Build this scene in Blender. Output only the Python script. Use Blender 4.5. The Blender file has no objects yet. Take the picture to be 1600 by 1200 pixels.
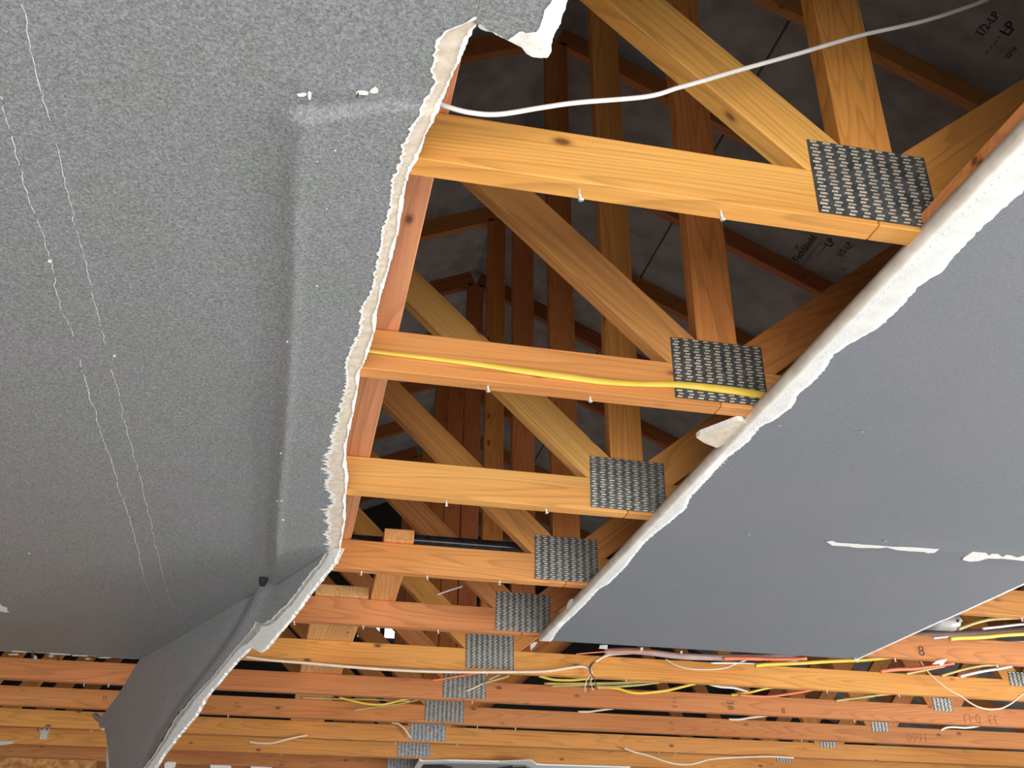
import bpy, bmesh, math, random
from mathutils import Vector, Matrix
random.seed(7)
C = bpy.context.scene.collection
SC = bpy.context.scene

# ------------------------------------------------------------------ camera
CZ = 1.55                      # eye height above the floor
F, PITCH, ROLL, YAW = 1585.58, 0.494586, 0.005677, 0.210373
fwd = Vector((math.sin(YAW)*math.cos(PITCH), math.cos(YAW)*math.cos(PITCH), math.sin(PITCH)))
rt = Vector((math.cos(YAW), -math.sin(YAW), 0.0)); up = rt.cross(fwd)
R_ = math.cos(ROLL)*rt + math.sin(ROLL)*up
U_ = -math.sin(ROLL)*rt + math.cos(ROLL)*up
cam = bpy.data.cameras.new('camera'); co = bpy.data.objects.new('camera', cam); C.objects.link(co)
cam.sensor_width = 36.0; cam.lens = F/1600*36.0; cam.clip_start = 0.05; cam.clip_end = 100
M = Matrix((R_, U_, -fwd)).transposed().to_4x4(); M.translation = Vector((0, 0, CZ)); co.matrix_world = M
SC.camera = co

# ------------------------------------------------------------------ world, lights, exposure
w = bpy.data.worlds.new('world'); SC.world = w; w.use_nodes = True
w.node_tree.nodes['Background'].inputs[0].default_value = (0.80, 0.88, 1.0, 1)
w.node_tree.nodes['Background'].inputs[1].default_value = 0.8
SC.view_settings.view_transform = 'Standard'; SC.view_settings.look = 'None'
SC.view_settings.gamma = 1.0; SC.view_settings.exposure = 0.38; SC.view_settings.use_curve_mapping = False
def area(name, loc, target, sx, sy, power, col):
    l = bpy.data.lights.new(name, 'AREA'); l.shape = 'RECTANGLE'; l.size = sx; l.size_y = sy
    l.energy = power; l.color = col
    o = bpy.data.objects.new(name, l); C.objects.link(o); o.location = loc
    o.rotation_euler = (Vector(target)-Vector(loc)).to_track_quat('-Z', 'Y').to_euler(); return o
area('door_daylight', (0.1, -2.4, 1.1), (0.2, 2.5, 2.2), 4.5, 1.6, 128, (1.0, 0.97, 0.93))
area('floor_fill', (-0.3, 1.2, 0.12), (0.1, 1.6, 2.5), 1.6, 2.4, 15, (1.0, 0.96, 0.90))  # added fill lamp just above the floor, brightens undersides as bounced light would
area('side_fill', (5.6, 1.9, 1.15), (1.0, 2.4, 2.0), 3.0, 1.5, 225, (1.0, 0.985, 0.96))  # added lamp brightening the ceilings from the right, no window built there

# ------------------------------------------------------------------ helpers
H = 0.93449 + CZ               # underside of the truss chords (ceiling line)
S, Y1 = 0.61, 1.08361          # truss spacing, first truss face
TH, CD = 0.038, 0.089          # 2x4
Z0 = H - 0.0127                # underside of the drywall
XB = .8625                     # left edge of the right-hand panel (corner bead)
def T(n): return Y1 + (n-1)*S
def ray(px, py): return (px-800)/F*R_ - (py-600)/F*U_ + fwd
def onY(px, py, Y): d = ray(px, py); p = d*(Y/d.y); return Vector((p.x, p.y, p.z+CZ))
def onZ(px, py, Z): d = ray(px, py); p = d*((Z-CZ)/d.z); return Vector((p.x, p.y, Z))
def onP(px, py, P0, n):
    d = ray(px, py); P = Vector((P0[0], P0[1], P0[2]-CZ)); q = d*(P.dot(n)/d.dot(n)); return Vector((q.x, q.y, q.z+CZ))

def srgb(r, g, b):
    f = lambda c: ((c/255)/12.92 if c/255 <= 0.04045 else ((c/255+0.055)/1.055)**2.4)
    return (f(r), f(g), f(b), 1)
def mat(name):
    m = bpy.data.materials.new(name); m.use_nodes = True; nt = m.node_tree; return m, nt, nt.nodes['Principled BSDF']
def node(nt, t, **kw):
    n = nt.nodes.new(t)
    for k, v in kw.items():
        if k in n.inputs.keys() if hasattr(n.inputs, 'keys') else False: n.inputs[k].default_value = v
        else: setattr(n, k, v)
    return n
def lk(nt, a, b): nt.links.new(a, b)
def mixc(nt, typ, fac, a, b):
    n = nt.nodes.new('ShaderNodeMix'); n.data_type = 'RGBA'; n.blend_type = typ
    for s, v in ((0, fac), (6, a), (7, b)):
        if hasattr(v, 'links') or isinstance(v, bpy.types.NodeSocket): nt.links.new(v, n.inputs[s])
        else: n.inputs[s].default_value = v
    return n.outputs[2]
def ramp(nt, src, stops):
    r = nt.nodes.new('ShaderNodeValToRGB'); nt.links.new(src, r.inputs[0])
    e = r.color_ramp.elements
    while len(e) < len(stops): e.new(0.5)
    for i, (p, c) in enumerate(stops): e[i].position = p; e[i].color = c if len(c) == 4 else (*c, 1)
    return r.outputs[0]
def g(v): return (v, v, v, 1)
def mapping(nt, src, scale, loc=None):
    m = nt.nodes.new('ShaderNodeMapping'); nt.links.new(src, m.inputs[0]); m.inputs[3].default_value = scale
    if loc is not None: nt.links.new(loc, m.inputs[1])
    return m.outputs[0]
def bump(nt, bs, h, strength, dist):
    b = nt.nodes.new('ShaderNodeBump'); b.inputs['Strength'].default_value = strength; b.inputs['Distance'].default_value = dist
    nt.links.new(h, b.inputs['Height']); nt.links.new(b.outputs[0], bs.inputs['Normal'])

def wood_material():
    m, nt, bs = mat('framing_lumber')
    tc = nt.nodes.new('ShaderNodeTexCoord'); oi = nt.nodes.new('ShaderNodeObjectInfo')
    off = nt.nodes.new('ShaderNodeVectorMath'); off.operation = 'SCALE'; off.inputs[0].default_value = (37, 11, 23)
    nt.links.new(oi.outputs['Random'], off.inputs['Scale'])
    big = nt.nodes.new('ShaderNodeTexNoise'); nt.links.new(mapping(nt, tc.outputs['Object'], (1.3, 9, 9), off.outputs[0]), big.inputs[0]); big.inputs['Scale'].default_value = 1.0
    fib = nt.nodes.new('ShaderNodeTexNoise'); nt.links.new(mapping(nt, tc.outputs['Object'], (3, 190, 190), off.outputs[0]), fib.inputs[0]); fib.inputs['Scale'].default_value = 1.0; fib.inputs['Detail'].default_value = 3
    # growth rings: contour lines of a stretched noise
    ringn = nt.nodes.new('ShaderNodeTexNoise'); nt.links.new(mapping(nt, tc.outputs['Object'], (0.55, 6.0, 8.5), off.outputs[0]), ringn.inputs[0]); ringn.inputs['Scale'].default_value = 1.0; ringn.inputs['Detail'].default_value = 1.5
    mul = nt.nodes.new('ShaderNodeMath'); mul.operation = 'MULTIPLY'; mul.inputs[1].default_value = 26; nt.links.new(ringn.outputs[0], mul.inputs[0])
    fr = nt.nodes.new('ShaderNodeMath'); fr.operation = 'FRACT'; nt.links.new(mul.outputs[0], fr.inputs[0])
    rings = ramp(nt, fr.outputs[0], [(0.0, g(1.0)), (0.55, g(0.97)), (0.9, g(0.76)), (1.0, g(1.0))])
    blot = ramp(nt, big.outputs[0], [(0.25, (0.86, 0.74, 0.62)), (0.5, (1, 1, 1)), (0.75, (1.07, 1.12, 1.15))])
    fibr = ramp(nt, fib.outputs[0], [(0.3, g(0.88)), (0.7, g(1.06))])
    c = mixc(nt, 'MULTIPLY', 1.0, oi.outputs['Color'], rings)
    c = mixc(nt, 'MULTIPLY', 1.0, c, blot); c = mixc(nt, 'MULTIPLY', 1.0, c, fibr)
    vo = nt.nodes.new('ShaderNodeTexVoronoi'); nt.links.new(mapping(nt, tc.outputs['Object'], (7.5, 15, 15), off.outputs[0]), vo.inputs[0]); vo.inputs['Scale'].default_value = 1.0
    kd = ramp(nt, vo.outputs['Distance'], [(0.0, g(1)), (0.08, g(0.85)), (0.12, g(0.3)), (0.19, g(0))])
    ks = nt.nodes.new('ShaderNodeMath'); ks.operation = 'GREATER_THAN'; ks.inputs[1].default_value = 0.66
    sx = nt.nodes.new('ShaderNodeSeparateColor'); nt.links.new(vo.outputs['Color'], sx.inputs[0]); nt.links.new(sx.outputs[0], ks.inputs[0])
    km = nt.nodes.new('ShaderNodeMath'); km.operation = 'MULTIPLY'; nt.links.new(kd, km.inputs[0]); nt.links.new(ks.outputs[0], km.inputs[1]); kn = km.outputs[0]
    c = mixc(nt, 'MIX', kn, c, (0.13, 0.035, 0.010, 1))
    nt.links.new(c, bs.inputs['Base Color']); bs.inputs['Roughness'].default_value = 0.62
    bump(nt, bs, fib.outputs[0], 0.12, 0.002)
    return m
WOOD = wood_material()

def paint_material():
    m, nt, bs = mat('grey_textured_paint')
    ge = nt.nodes.new('ShaderNodeNewGeometry')
    n1 = nt.nodes.new('ShaderNodeTexNoise'); nt.links.new(ge.outputs['Position'], n1.inputs[0]); n1.inputs['Scale'].default_value = 260; n1.inputs['Detail'].default_value = 2; n1.inputs['Distortion'].default_value = 1.0
    n2 = nt.nodes.new('ShaderNodeTexNoise'); nt.links.new(ge.outputs['Position'], n2.inputs[0]); n2.inputs['Scale'].default_value = 6
    c = ramp(nt, n1.outputs[0], [(0.36, (0.165, 0.171, 0.172)), (0.52, (0.248, 0.256, 0.258)), (0.66, (0.335, 0.343, 0.344))])
    t = ramp(nt, n2.outputs[0], [(0.35, (0.96, 1.0, 0.98)), (0.65, (1.02, 1.0, 1.05))])
    c = mixc(nt, 'MULTIPLY', 1.0, c, t)
    nt.links.new(c, bs.inputs['Base Color']); bs.inputs['Roughness'].default_value = 0.42
    bump(nt, bs, n1.outputs[0], 0.35, 0.0016); return m
PAINT = paint_material()
def smooth_paint():
    m, nt, bs = mat('grey_smooth_paint')
    ge = nt.nodes.new('ShaderNodeNewGeometry')
    n1 = nt.nodes.new('ShaderNodeTexNoise'); nt.links.new(ge.outputs['Position'], n1.inputs[0]); n1.inputs['Scale'].default_value = 330; n1.inputs['Detail'].default_value = 2
    n2 = nt.nodes.new('ShaderNodeTexNoise'); nt.links.new(ge.outputs['Position'], n2.inputs[0]); n2.inputs['Scale'].default_value = 3.5
    c = ramp(nt, n1.outputs[0], [(0.35, (0.185, 0.195, 0.213)), (0.65, (0.235, 0.247, 0.270))])
    t = ramp(nt, n2.outputs[0], [(0.35, (0.94, 1.0, 1.0)), (0.65, (1.04, 1.0, 1.05))])
    c = mixc(nt, 'MULTIPLY', 1.0, c, t)
    nt.links.new(c, bs.inputs['Base Color']); bs.inputs['Roughness'].default_value = 0.55
    bump(nt, bs, n1.outputs[0], 0.12, 0.0010); return m
SPAINT = smooth_paint()
def noisy(name, c0, c1, scale, rough=0.8, metal=0.0, bs_=0.1, bd=0.002):
    m, nt, bs = mat(name)
    ge = nt.nodes.new('ShaderNodeNewGeometry')
    n1 = nt.nodes.new('ShaderNodeTexNoise'); nt.links.new(ge.outputs['Position'], n1.inputs[0]); n1.inputs['Scale'].default_value = scale; n1.inputs['Detail'].default_value = 4
    nt.links.new(ramp(nt, n1.outputs[0], [(0.35, c0), (0.65, c1)]), bs.inputs['Base Color'])
    bs.inputs['Roughness'].default_value = rough; bs.inputs['Metallic'].default_value = metal
    if bs_: bump(nt, bs, n1.outputs[0], bs_, bd)
    return m
BEIGE = noisy('torn_gypsum_paper', (0.60, 0.51, 0.40), (0.74, 0.65, 0.53), 60)
WHITE = noisy('white_gypsum', (0.78, 0.77, 0.73), (0.90, 0.89, 0.86), 90)
COMPOUND = noisy('white_joint_compound', (0.74, 0.75, 0.73), (0.84, 0.85, 0.83), 30, 0.7)
BEADM = noisy('corner_bead_coat', (0.60, 0.54, 0.46), (0.74, 0.69, 0.61), 25, 0.6)
STEEL = noisy('galvanised_plate', (0.055, 0.060, 0.058), (0.11, 0.115, 0.11), 55, 0.5, 0.35, 0.1)
TOOTH = noisy('plate_tooth', (0.30, 0.24, 0.17), (0.60, 0.52, 0.42), 500, 0.5, 0.2, 0)
BRIGHTSTEEL = noisy('bright_galvanised_plate', (0.13, 0.14, 0.145), (0.27, 0.28, 0.29), 70, 0.45, 0.4, 0.2)
STEEL2 = noisy('weathered_plate', (0.10, 0.10, 0.092), (0.19, 0.185, 0.17), 60, 0.5, 0.3, 0.25)
TOOTH2 = noisy('weathered_tooth', (0.30, 0.28, 0.24), (0.55, 0.52, 0.46), 300, 0.45, 0.3, 0)
TOOTH3 = noisy('bright_tooth', (0.30, 0.31, 0.31), (0.62, 0.63, 0.64), 150, 0.4, 0.4, 0)
SCREWM = noisy('zinc_screw', (0.6, 0.6, 0.6), (0.8, 0.8, 0.8), 200, 0.35, 0.6, 0)
SHEATH = noisy('roof_sheathing_board', (0.20, 0.19, 0.18), (0.29, 0.275, 0.265), 9, 0.8)
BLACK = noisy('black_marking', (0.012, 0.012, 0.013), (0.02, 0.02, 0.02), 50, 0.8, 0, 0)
PENCIL = noisy('pencil_marking', (0.30, 0.10, 0.035), (0.34, 0.12, 0.045), 50, 0.8, 0, 0)
INK = noisy('ink_marking', (0.07, 0.03, 0.02), (0.09, 0.04, 0.03), 50, 0.8, 0, 0)
PIPEM = noisy('black_plastic', (0.012, 0.012, 0.014), (0.03, 0.03, 0.033), 40, 0.25, 0, 0.1)
JWHITE = noisy('white_cable_jacket', (0.82, 0.77, 0.74), (0.90, 0.86, 0.83), 20, 0.4, 0, 0)
JCREAM = noisy('cream_cable_jacket', (0.72, 0.58, 0.42), (0.82, 0.68, 0.52), 20, 0.4, 0, 0)
JYELL = noisy('yellow_cable_jacket', (0.80, 0.55, 0.06), (0.88, 0.63, 0.10), 20, 0.4, 0, 0)
JOLIVE = noisy('dusty_yellow_cable_jacket', (0.42, 0.34, 0.10), (0.55, 0.44, 0.15), 20, 0.5, 0, 0)
JRED = noisy('orange_red_cable_jacket', (0.80, 0.16, 0.07), (0.88, 0.22, 0.10), 20, 0.45, 0, 0)
JLAV = noisy('dusty_pink_cable_jacket', (0.42, 0.29, 0.27), (0.55, 0.40, 0.38), 15, 0.5, 0, 0)
WIREDK = noisy('brown_wire', (0.10, 0.05, 0.03), (0.14, 0.07, 0.04), 30, 0.5, 0, 0)
CANM = noisy('grey_metal_can', (0.32, 0.31, 0.30), (0.42, 0.41, 0.40), 30, 0.5, 0.3, 0)
OSB = noisy('strand_board', (0.33, 0.13, 0.035), (0.66, 0.33, 0.10), 28, 0.8, 0, 0.3)
CONC = noisy('concrete', (0.42, 0.41, 0.39), (0.52, 0.51, 0.49), 5, 0.8)
WALLP = noisy('wall_paint', (0.50, 0.50, 0.49), (0.56, 0.56, 0.55), 5, 0.8)
def lit():
    m, nt, bs = mat('daylit_pane'); bs.inputs['Emission Color'].default_value = (0.95, 0.97, 0.92, 1); bs.inputs['Emission Strength'].default_value = 1.0; return m
LIT = lit()

def obj(name, bm, m, parent=None, smooth=False, mats=None):
    me = bpy.data.meshes.new(name); bm.normal_update(); bm.to_mesh(me); bm.free()
    for x in (mats or [m]): me.materials.append(x)
    if smooth:
        for p in me.polygons: p.use_smooth = True
    o = bpy.data.objects.new(name, me); C.objects.link(o)
    if parent: o.parent = parent
    return o
def empty(name, loc, label, cat, group=None):
    o = bpy.data.objects.new(name, None); C.objects.link(o); o.location = loc; o.empty_display_size = 0.1
    tag(o, label, cat, group); return o
def tag(o, label=None, cat=None, group=None, kind=None):
    if label: o['label'] = label
    if cat: o['category'] = cat
    if group: o['group'] = group
    if kind: o['kind'] = kind
    return o
def box(bm, x0, x1, y0, y1, z0, z1, mi=0):
    v = [bm.verts.new(p) for p in ((x0,y0,z0),(x1,y0,z0),(x1,y1,z0),(x0,y1,z0),(x0,y0,z1),(x1,y0,z1),(x1,y1,z1),(x0,y1,z1))]
    for f in ((0,3,2,1),(4,5,6,7),(0,1,5,4),(1,2,6,5),(2,3,7,6),(3,0,4,7)):
        fc = bm.faces.new([v[i] for i in f]); fc.material_index = mi
def boxo(name, b, m, parent=None):
    bm = bmesh.new(); box(bm, *b); return obj(name, bm, m, parent)
def prism(bm, poly, n, mi=0, mi_side=None):
    """poly: list of Vectors (planar), n: extrusion vector"""
    a = [bm.verts.new(p) for p in poly]; b = [bm.verts.new(p+n) for p in poly]
    f1 = bm.faces.new(a); f2 = bm.faces.new(b[::-1]); f1.material_index = f2.material_index = mi
    k = len(a)
    for i in range(k):
        f = bm.faces.new((a[i], b[i], b[(i+1) % k], a[(i+1) % k])); f.material_index = mi if mi_side is None else mi_side
def clip(poly, nx, nz, c):
    """keep nx*x+nz*z <= c"""
    out = []
    for i in range(len(poly)):
        p, q = poly[i], poly[(i+1) % len(poly)]
        dp, dq = nx*p[0]+nz*p[1]-c, nx*q[0]+nz*q[1]-c
        if dp <= 0: out.append(p)
        if dp*dq < 0:
            t = dp/(dp-dq); out.append((p[0]+t*(q[0]-p[0]), p[1]+t*(q[1]-p[1])))
    return out
def add_bevel(o, wd=0.0015):
    md = o.modifiers.new('soft_edges', 'BEVEL'); md.width = wd; md.segments = 1; md.limit_method = 'ANGLE'
def board(name, p0, p1, width, y0, clips, parent, colr, side=0, th=TH):
    """lumber in the XZ plane from p0 to p1 along its centre line (side=0) or its lower/upper arris (+1/-1)"""
    a, b = Vector(p0), Vector(p1); d = (b-a).normalized(); n = Vector((-d.y, d.x))
    lo, hi = {0: (-.5, .5), 1: (0, 1), -1: (-1, 0)}[side]
    poly = [tuple(a+n*width*lo), tuple(b+n*width*lo), tuple(b+n*width*hi), tuple(a+n*width*hi)]
    for c in clips: poly = clip(poly, *c)
    ang = math.atan2(d.y, d.x)
    ori = Vector((a.x, y0, a.y)); bm = bmesh.new()
    loc = []
    for (x, z) in poly:
        dx, dz = x-a.x, z-a.y
        loc.append(Vector((dx*math.cos(ang)+dz*math.sin(ang), 0, -dx*math.sin(ang)+dz*math.cos(ang))))
    prism(bm, loc, Vector((0, th, 0)))
    bmesh.ops.recalc_face_normals(bm, faces=bm.faces)
    o = obj(name, bm, WOOD, parent); o.rotation_euler = (0, -ang, 0)
    o.location = ori - parent.location if parent else ori
    o.color = (*colr, 1); add_bevel(o); return o
def tube(bm, pts, r, seg=8, flat=1.0, sub=6, mi=0):
    """tube along smoothed points; r float or list"""
    P = [Vector(p) for p in pts]; rr = r if isinstance(r, (list, tuple)) else [r]*len(P)
    Q, RR = [], []
    for i in range(len(P)-1):
        p0, p1, p2, p3 = P[max(i-1, 0)], P[i], P[i+1], P[min(i+2, len(P)-1)]
        for k in range(sub):
            t = k/sub
            Q.append(0.5*((2*p1)+(p2-p0)*t+(2*p0-5*p1+4*p2-p3)*t*t+(3*p1-p0-3*p2+p3)*t**3)); RR.append(rr[i]*(1-t)+rr[i+1]*t)
    Q.append(P[-1]); RR.append(rr[-1]); prev = None
    for i, q in enumerate(Q):
        d = (Q[min(i+1, len(Q)-1)]-Q[max(i-1, 0)]).normalized()
        ref = Vector((0, 1, 0)) if abs(d.y) < 0.9 else Vector((0, 0, 1))
        u = d.cross(ref).normalized(); v = u.cross(d).normalized()
        ring = [bm.verts.new(q+u*RR[i]*math.cos(2*math.pi*k/seg)+v*RR[i]*flat*math.sin(2*math.pi*k/seg)) for k in range(seg)]
        if prev:
            for k in range(seg):
                f = bm.faces.new((prev[k], prev[(k+1) % seg], ring[(k+1) % seg], ring[k])); f.material_index = mi
        else: bm.faces.new(ring[::-1]).material_index = mi
        prev = ring
    bm.faces.new(prev).material_index = mi
def text(name, body, size, origin, bvec, uvec, m, parent, weight=0.0):
    cu = bpy.data.curves.new(name, 'FONT'); cu.body = body; cu.size = size; cu.align_x = 'CENTER'; cu.align_y = 'CENTER'; cu.offset = weight
    cu.extrude = 0.0003
    tmp = bpy.data.objects.new(name+'_tmp', cu); C.objects.link(tmp)
    dg = bpy.context.evaluated_depsgraph_get(); me = bpy.data.meshes.new_from_object(tmp.evaluated_get(dg))
    bpy.data.objects.remove(tmp); me.materials.clear(); me.materials.append(m)
    b = Vector(bvec).normalized(); u = Vector(uvec).normalized(); n = b.cross(u)
    mt = Matrix((b, u, n)).transposed().to_4x4(); mt.translation = Vector(origin)
    me.transform(mt); o = bpy.data.objects.new(name, me); C.objects.link(o)
    if parent is not None:
        o.parent = parent
        bpy.context.view_layer.update(); o.matrix_parent_inverse = parent.matrix_world.inverted()
    return o

# ------------------------------------------------------------------ setting: floor, walls
XL, XR, YB, YF = -4.25, 5.85, 8.0, -2.6
YO = 7.15                      # face of the strand-board wall at the left
tag(boxo('floor', (XL-.1, XR+.1, YF, YB+.1, -0.1, 0), CONC), kind='structure')
tag(boxo('wall_left', (XL-.12, XL, YF, YB+.1, 0, H-.001), WALLP), kind='structure')
tag(boxo('wall_right', (XR, XR+.12, YF, YB+.1, 0, H-.001), WALLP), kind='structure')
tag(boxo('wall_back', (XL, XR, YB, YB+.1, 0, H-.001), WALLP), kind='structure')
tag(boxo('wall_left_back', (XL, -1.13, YO, YO+.012, 0, H-.001), OSB), kind='structure')

# ------------------------------------------------------------------ trusses
KX0, KX1 = 0.756, 0.845        # king post
XC = 0.80
SL = 0.456
def ztop(x): return (3.6+CZ) - SL*x if x > XC else (3.6+CZ) - SL*(2*XC-x)
ang = math.atan(SL)
CT = H + CD                    # top of bottom chord
GROUP = 'roof trusses in a row across the room'
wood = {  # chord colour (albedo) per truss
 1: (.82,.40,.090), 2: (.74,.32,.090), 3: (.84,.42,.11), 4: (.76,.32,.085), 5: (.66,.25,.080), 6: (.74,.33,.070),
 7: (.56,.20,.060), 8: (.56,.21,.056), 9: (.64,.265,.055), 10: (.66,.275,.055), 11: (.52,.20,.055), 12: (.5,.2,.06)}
lab = {
 1: 'nearest wooden roof truss with large dark connector plate at upper right',
 2: 'second wooden roof truss from the front, yellow cable running along its chord',
 3: 'third wooden roof truss from the front, pale yellow chord beside the spiky torn edge',
 4: 'fourth wooden roof truss from the front, black pipe lying just behind its chord',
 5: 'fifth wooden roof truss from the front, reddish chord where the corner bead strip ends',
 6: 'sixth wooden roof truss from the front, knotty yellow chord with white cable slung along it',
 7: 'seventh wooden roof truss from the front, with faint handwritten 33 0-U on chord at right',
 8: 'eighth wooden roof truss from the front, with faint handwritten 1660 on chord at right',
 9: 'ninth wooden roof truss from the front, with wire curling down its connector plate',
 10: 'tenth wooden roof truss from the front, metal clip on its chord at far left',
 11: 'eleventh wooden roof truss, lowest full chord above the strand board wall',
 12: 'farthest wooden roof truss, at the very bottom picture edge'}
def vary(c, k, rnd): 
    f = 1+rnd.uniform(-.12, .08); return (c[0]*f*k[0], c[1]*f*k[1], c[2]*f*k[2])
def plate(name, x0, x1, z0, z1, y, parent, cols, rows, bright=0, tilt=0.0):
    bm = bmesh.new(); t = 0.0016
    ox = Vector((x0, y-t, z0)); W, HH = x1-x0, z1-z0
    box(bm, 0, W, 0, t, 0, HH, 0)
    rnd = random.Random(int(y*1000)+int(x0*100))
    cw, rh = W/cols, HH/rows
    for i in range(cols):
        for j in range(rows):
            for s in (0,) :
                cx = (i+.5)*cw + (cw*.07 if j % 2 else -cw*.07); cz = (j+.5)*rh
                a = cw*.27*rnd.uniform(.85, 1.1); b = rh*.22
                dy = -.0011*rnd.uniform(.6, 1.2)
                v = [bm.verts.new(p) for p in ((cx-a, -.0001, cz-b), (cx+a, -.0001, cz-b*.8), (cx+a*.95, dy, cz+b), (cx-a*.95, dy, cz+b))]
                bm.faces.new(v).material_index = 1
                v2 = [v[3], v[2], bm.verts.new((cx+a*.95, -.0001, cz+b*1.3)), bm.verts.new((cx-a*.95, -.0001, cz+b*1.3))]
                bm.faces.new(v2).material_index = 1
    o = obj(name, bm, None, parent, mats=[(STEEL, STEEL2, BRIGHTSTEEL)[bright], (TOOTH, TOOTH2, TOOTH3)[bright]])
    o.location = ox - parent.location; o.rotation_euler = (0, tilt, 0); return o
def screw(parent, p, ln=0.018):
    bm = bmesh.new()
    tube(bm, [(0, 0, 0.012), (0, 0, -ln+.003)], 0.0019, 8, 1, 2)
    tube(bm, [(0, 0, -ln+.0035), (0, 0, -ln+.0012), (0, 0, -ln)], [0.002, 0.0042, 0.0044], 12, 1, 1)
    o = obj('drywall_screw', bm, SCREWM, parent, True); o.location = Vector(p)-parent.location
    o.rotation_euler = (random.uniform(-.12, .12), random.uniform(-.2, .2), 0); return o
screws = {1: [(905, 313), (1127, 343)], 2: [(762, 612), (922, 628)], 3: [(697, 791), (853, 802)],
          4: [(565, 893), (667, 905), (781, 912), (1597, 970)], 5: [(459, 975), (567, 981), (684, 989), (1337, 1029), (1399, 1034), (1559, 1045)]}
TR = {}
for n in range(1, 13):
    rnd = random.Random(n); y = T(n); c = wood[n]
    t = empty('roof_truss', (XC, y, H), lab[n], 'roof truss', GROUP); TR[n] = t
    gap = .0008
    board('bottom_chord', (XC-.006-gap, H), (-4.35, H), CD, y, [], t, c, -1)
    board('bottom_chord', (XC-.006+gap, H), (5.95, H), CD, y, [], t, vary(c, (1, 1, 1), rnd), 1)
    board('king_post', (XC, CT), (XC, ztop(XC)), CD, y, [], t, vary(c, (.93, .78, .68) if n in (1, 2, 3) else (.80, .66, .6), rnd))  # browner posts, the farther ones darkened to hold attic shade in the colour
    # main diagonals of the king joint
    aL = Vector((.7425, 1.095+CZ)); dL = Vector((-1, .955)).normalized()
    topL = (-SL, 1, (3.6+CZ)-SL*2*XC)          # z - SL*x <= ...
    topR = (SL, 1, 3.6+CZ)
    k1 = (.98, 1.0, 1.0)
    board('diagonal_web', aL-dL*.25, aL+dL*2.6, CD, y, [(1, 0, KX0-.001), (0, -1, -CT-.0005), topL], t, vary(c, k1, rnd), 1)
    aR = Vector((.861, 1.088+CZ)); dR = Vector((1, .80)).normalized()
    board('diagonal_web', aR-dR*.25, aR+dR*2.9, CD, y, [(-1, 0, -KX1-.001), (0, -1, -CT-.0005), topR], t, vary(c, (.9, .8, .75), rnd), -1)
    # outer webs
    LX = -1.67; RX = 3.262
    board('outer_web', (LX+.02, CT-.03), (-.80, 2.50+CZ), CD, y, [(0, -1, -CT-.0005), topL], t, vary(c, k1, rnd))
    board('outer_web', (LX-.03, CT-.03), (-2.60, 2.2+CZ), CD, y, [(0, -1, -CT-.0005), topL, (1, .35, LX-.0+.35*CT-.02)], t, vary(c, k1, rnd))
    board('outer_web', (RX-.02, CT-.03), (2.52, 2.55+CZ), CD, y, [(0, -1, -CT-.0005), topR], t, vary(c, k1, rnd))
    board('outer_web', (RX+.03, CT-.03), (4.25, 2.2+CZ), CD, y, [(0, -1, -CT-.0005), topR, (-1, .35, -RX+.35*CT-.02)], t, vary(c, k1, rnd))
    # top chords, their colour darkened to hold the attic shade
    zt = ztop(XC)
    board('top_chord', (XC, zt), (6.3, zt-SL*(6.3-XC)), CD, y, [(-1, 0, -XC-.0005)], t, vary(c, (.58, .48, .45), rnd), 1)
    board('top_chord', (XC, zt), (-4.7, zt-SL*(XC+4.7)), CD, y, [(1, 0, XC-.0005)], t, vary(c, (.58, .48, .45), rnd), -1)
    cols, rows = (9, 21)
    plate('nail_plate', .6963, .8976, H+.0081, H+.1489, y, t, cols, rows, 2 if n >= 9 else (1 if n >= 3 else 0), [0, .004, -.006, .012, 0, .008, -.01, 0, .006, -.004, 0, 0, 0][n] if n > 1 else 0)
    plate('nail_plate', RX-.05, RX+.055, H+.06 if n < 9 else H+.062, H+.125, y, t, 5, 9, 1)
    for q in screws.get(n, []):
        p = onY(q[0], q[1], y+.019); screw(t, (p.x, y+.019, H-0.0), max(.012, min(.03, H-p.z)))
    if n > 5:
        for k in range(5): screw(t, (rnd.uniform(-1.2, 3.6), y+.019, H), .012)

# marks on the chords
def mark(n, px, py, body, size, m, rot=0.0, weight=0.0):
    p = onY(px, py, T(n)-.0006); a = math.radians(rot)
    b = Vector((math.cos(a), 0, math.sin(a))); u = Vector((-math.sin(a), 0, math.cos(a)))
    ch = [o for o in TR[n].children if o.name.startswith('bottom_chord')][1 if p.x > XC else 0]
    o = text('marking', body, size*.92, p, b, u, m, ch, -size*.012); return o
mark(5, 1440, 1018, '8', .060, INK, 0)
mark(7, 1141, 1102, '38', .050, INK, -90)
mark(7, 1224, 1111, '8', .045, INK, 0)
mark(7, 1054, 1098, '5 11', .032, INK, 90)
mark(7, 1192, 1112, '11', .02, INK, 90)
mark(7, 1533, 1123, '33  0-U', .072, PENCIL, 180)
mark(8, 1433, 1152, '1660', .075, PENCIL, 180)
mark(8, 164, 1089, 'o', .04, INK, 0)
mark(7, 370, 1101, '11', .03, INK, 90)

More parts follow.
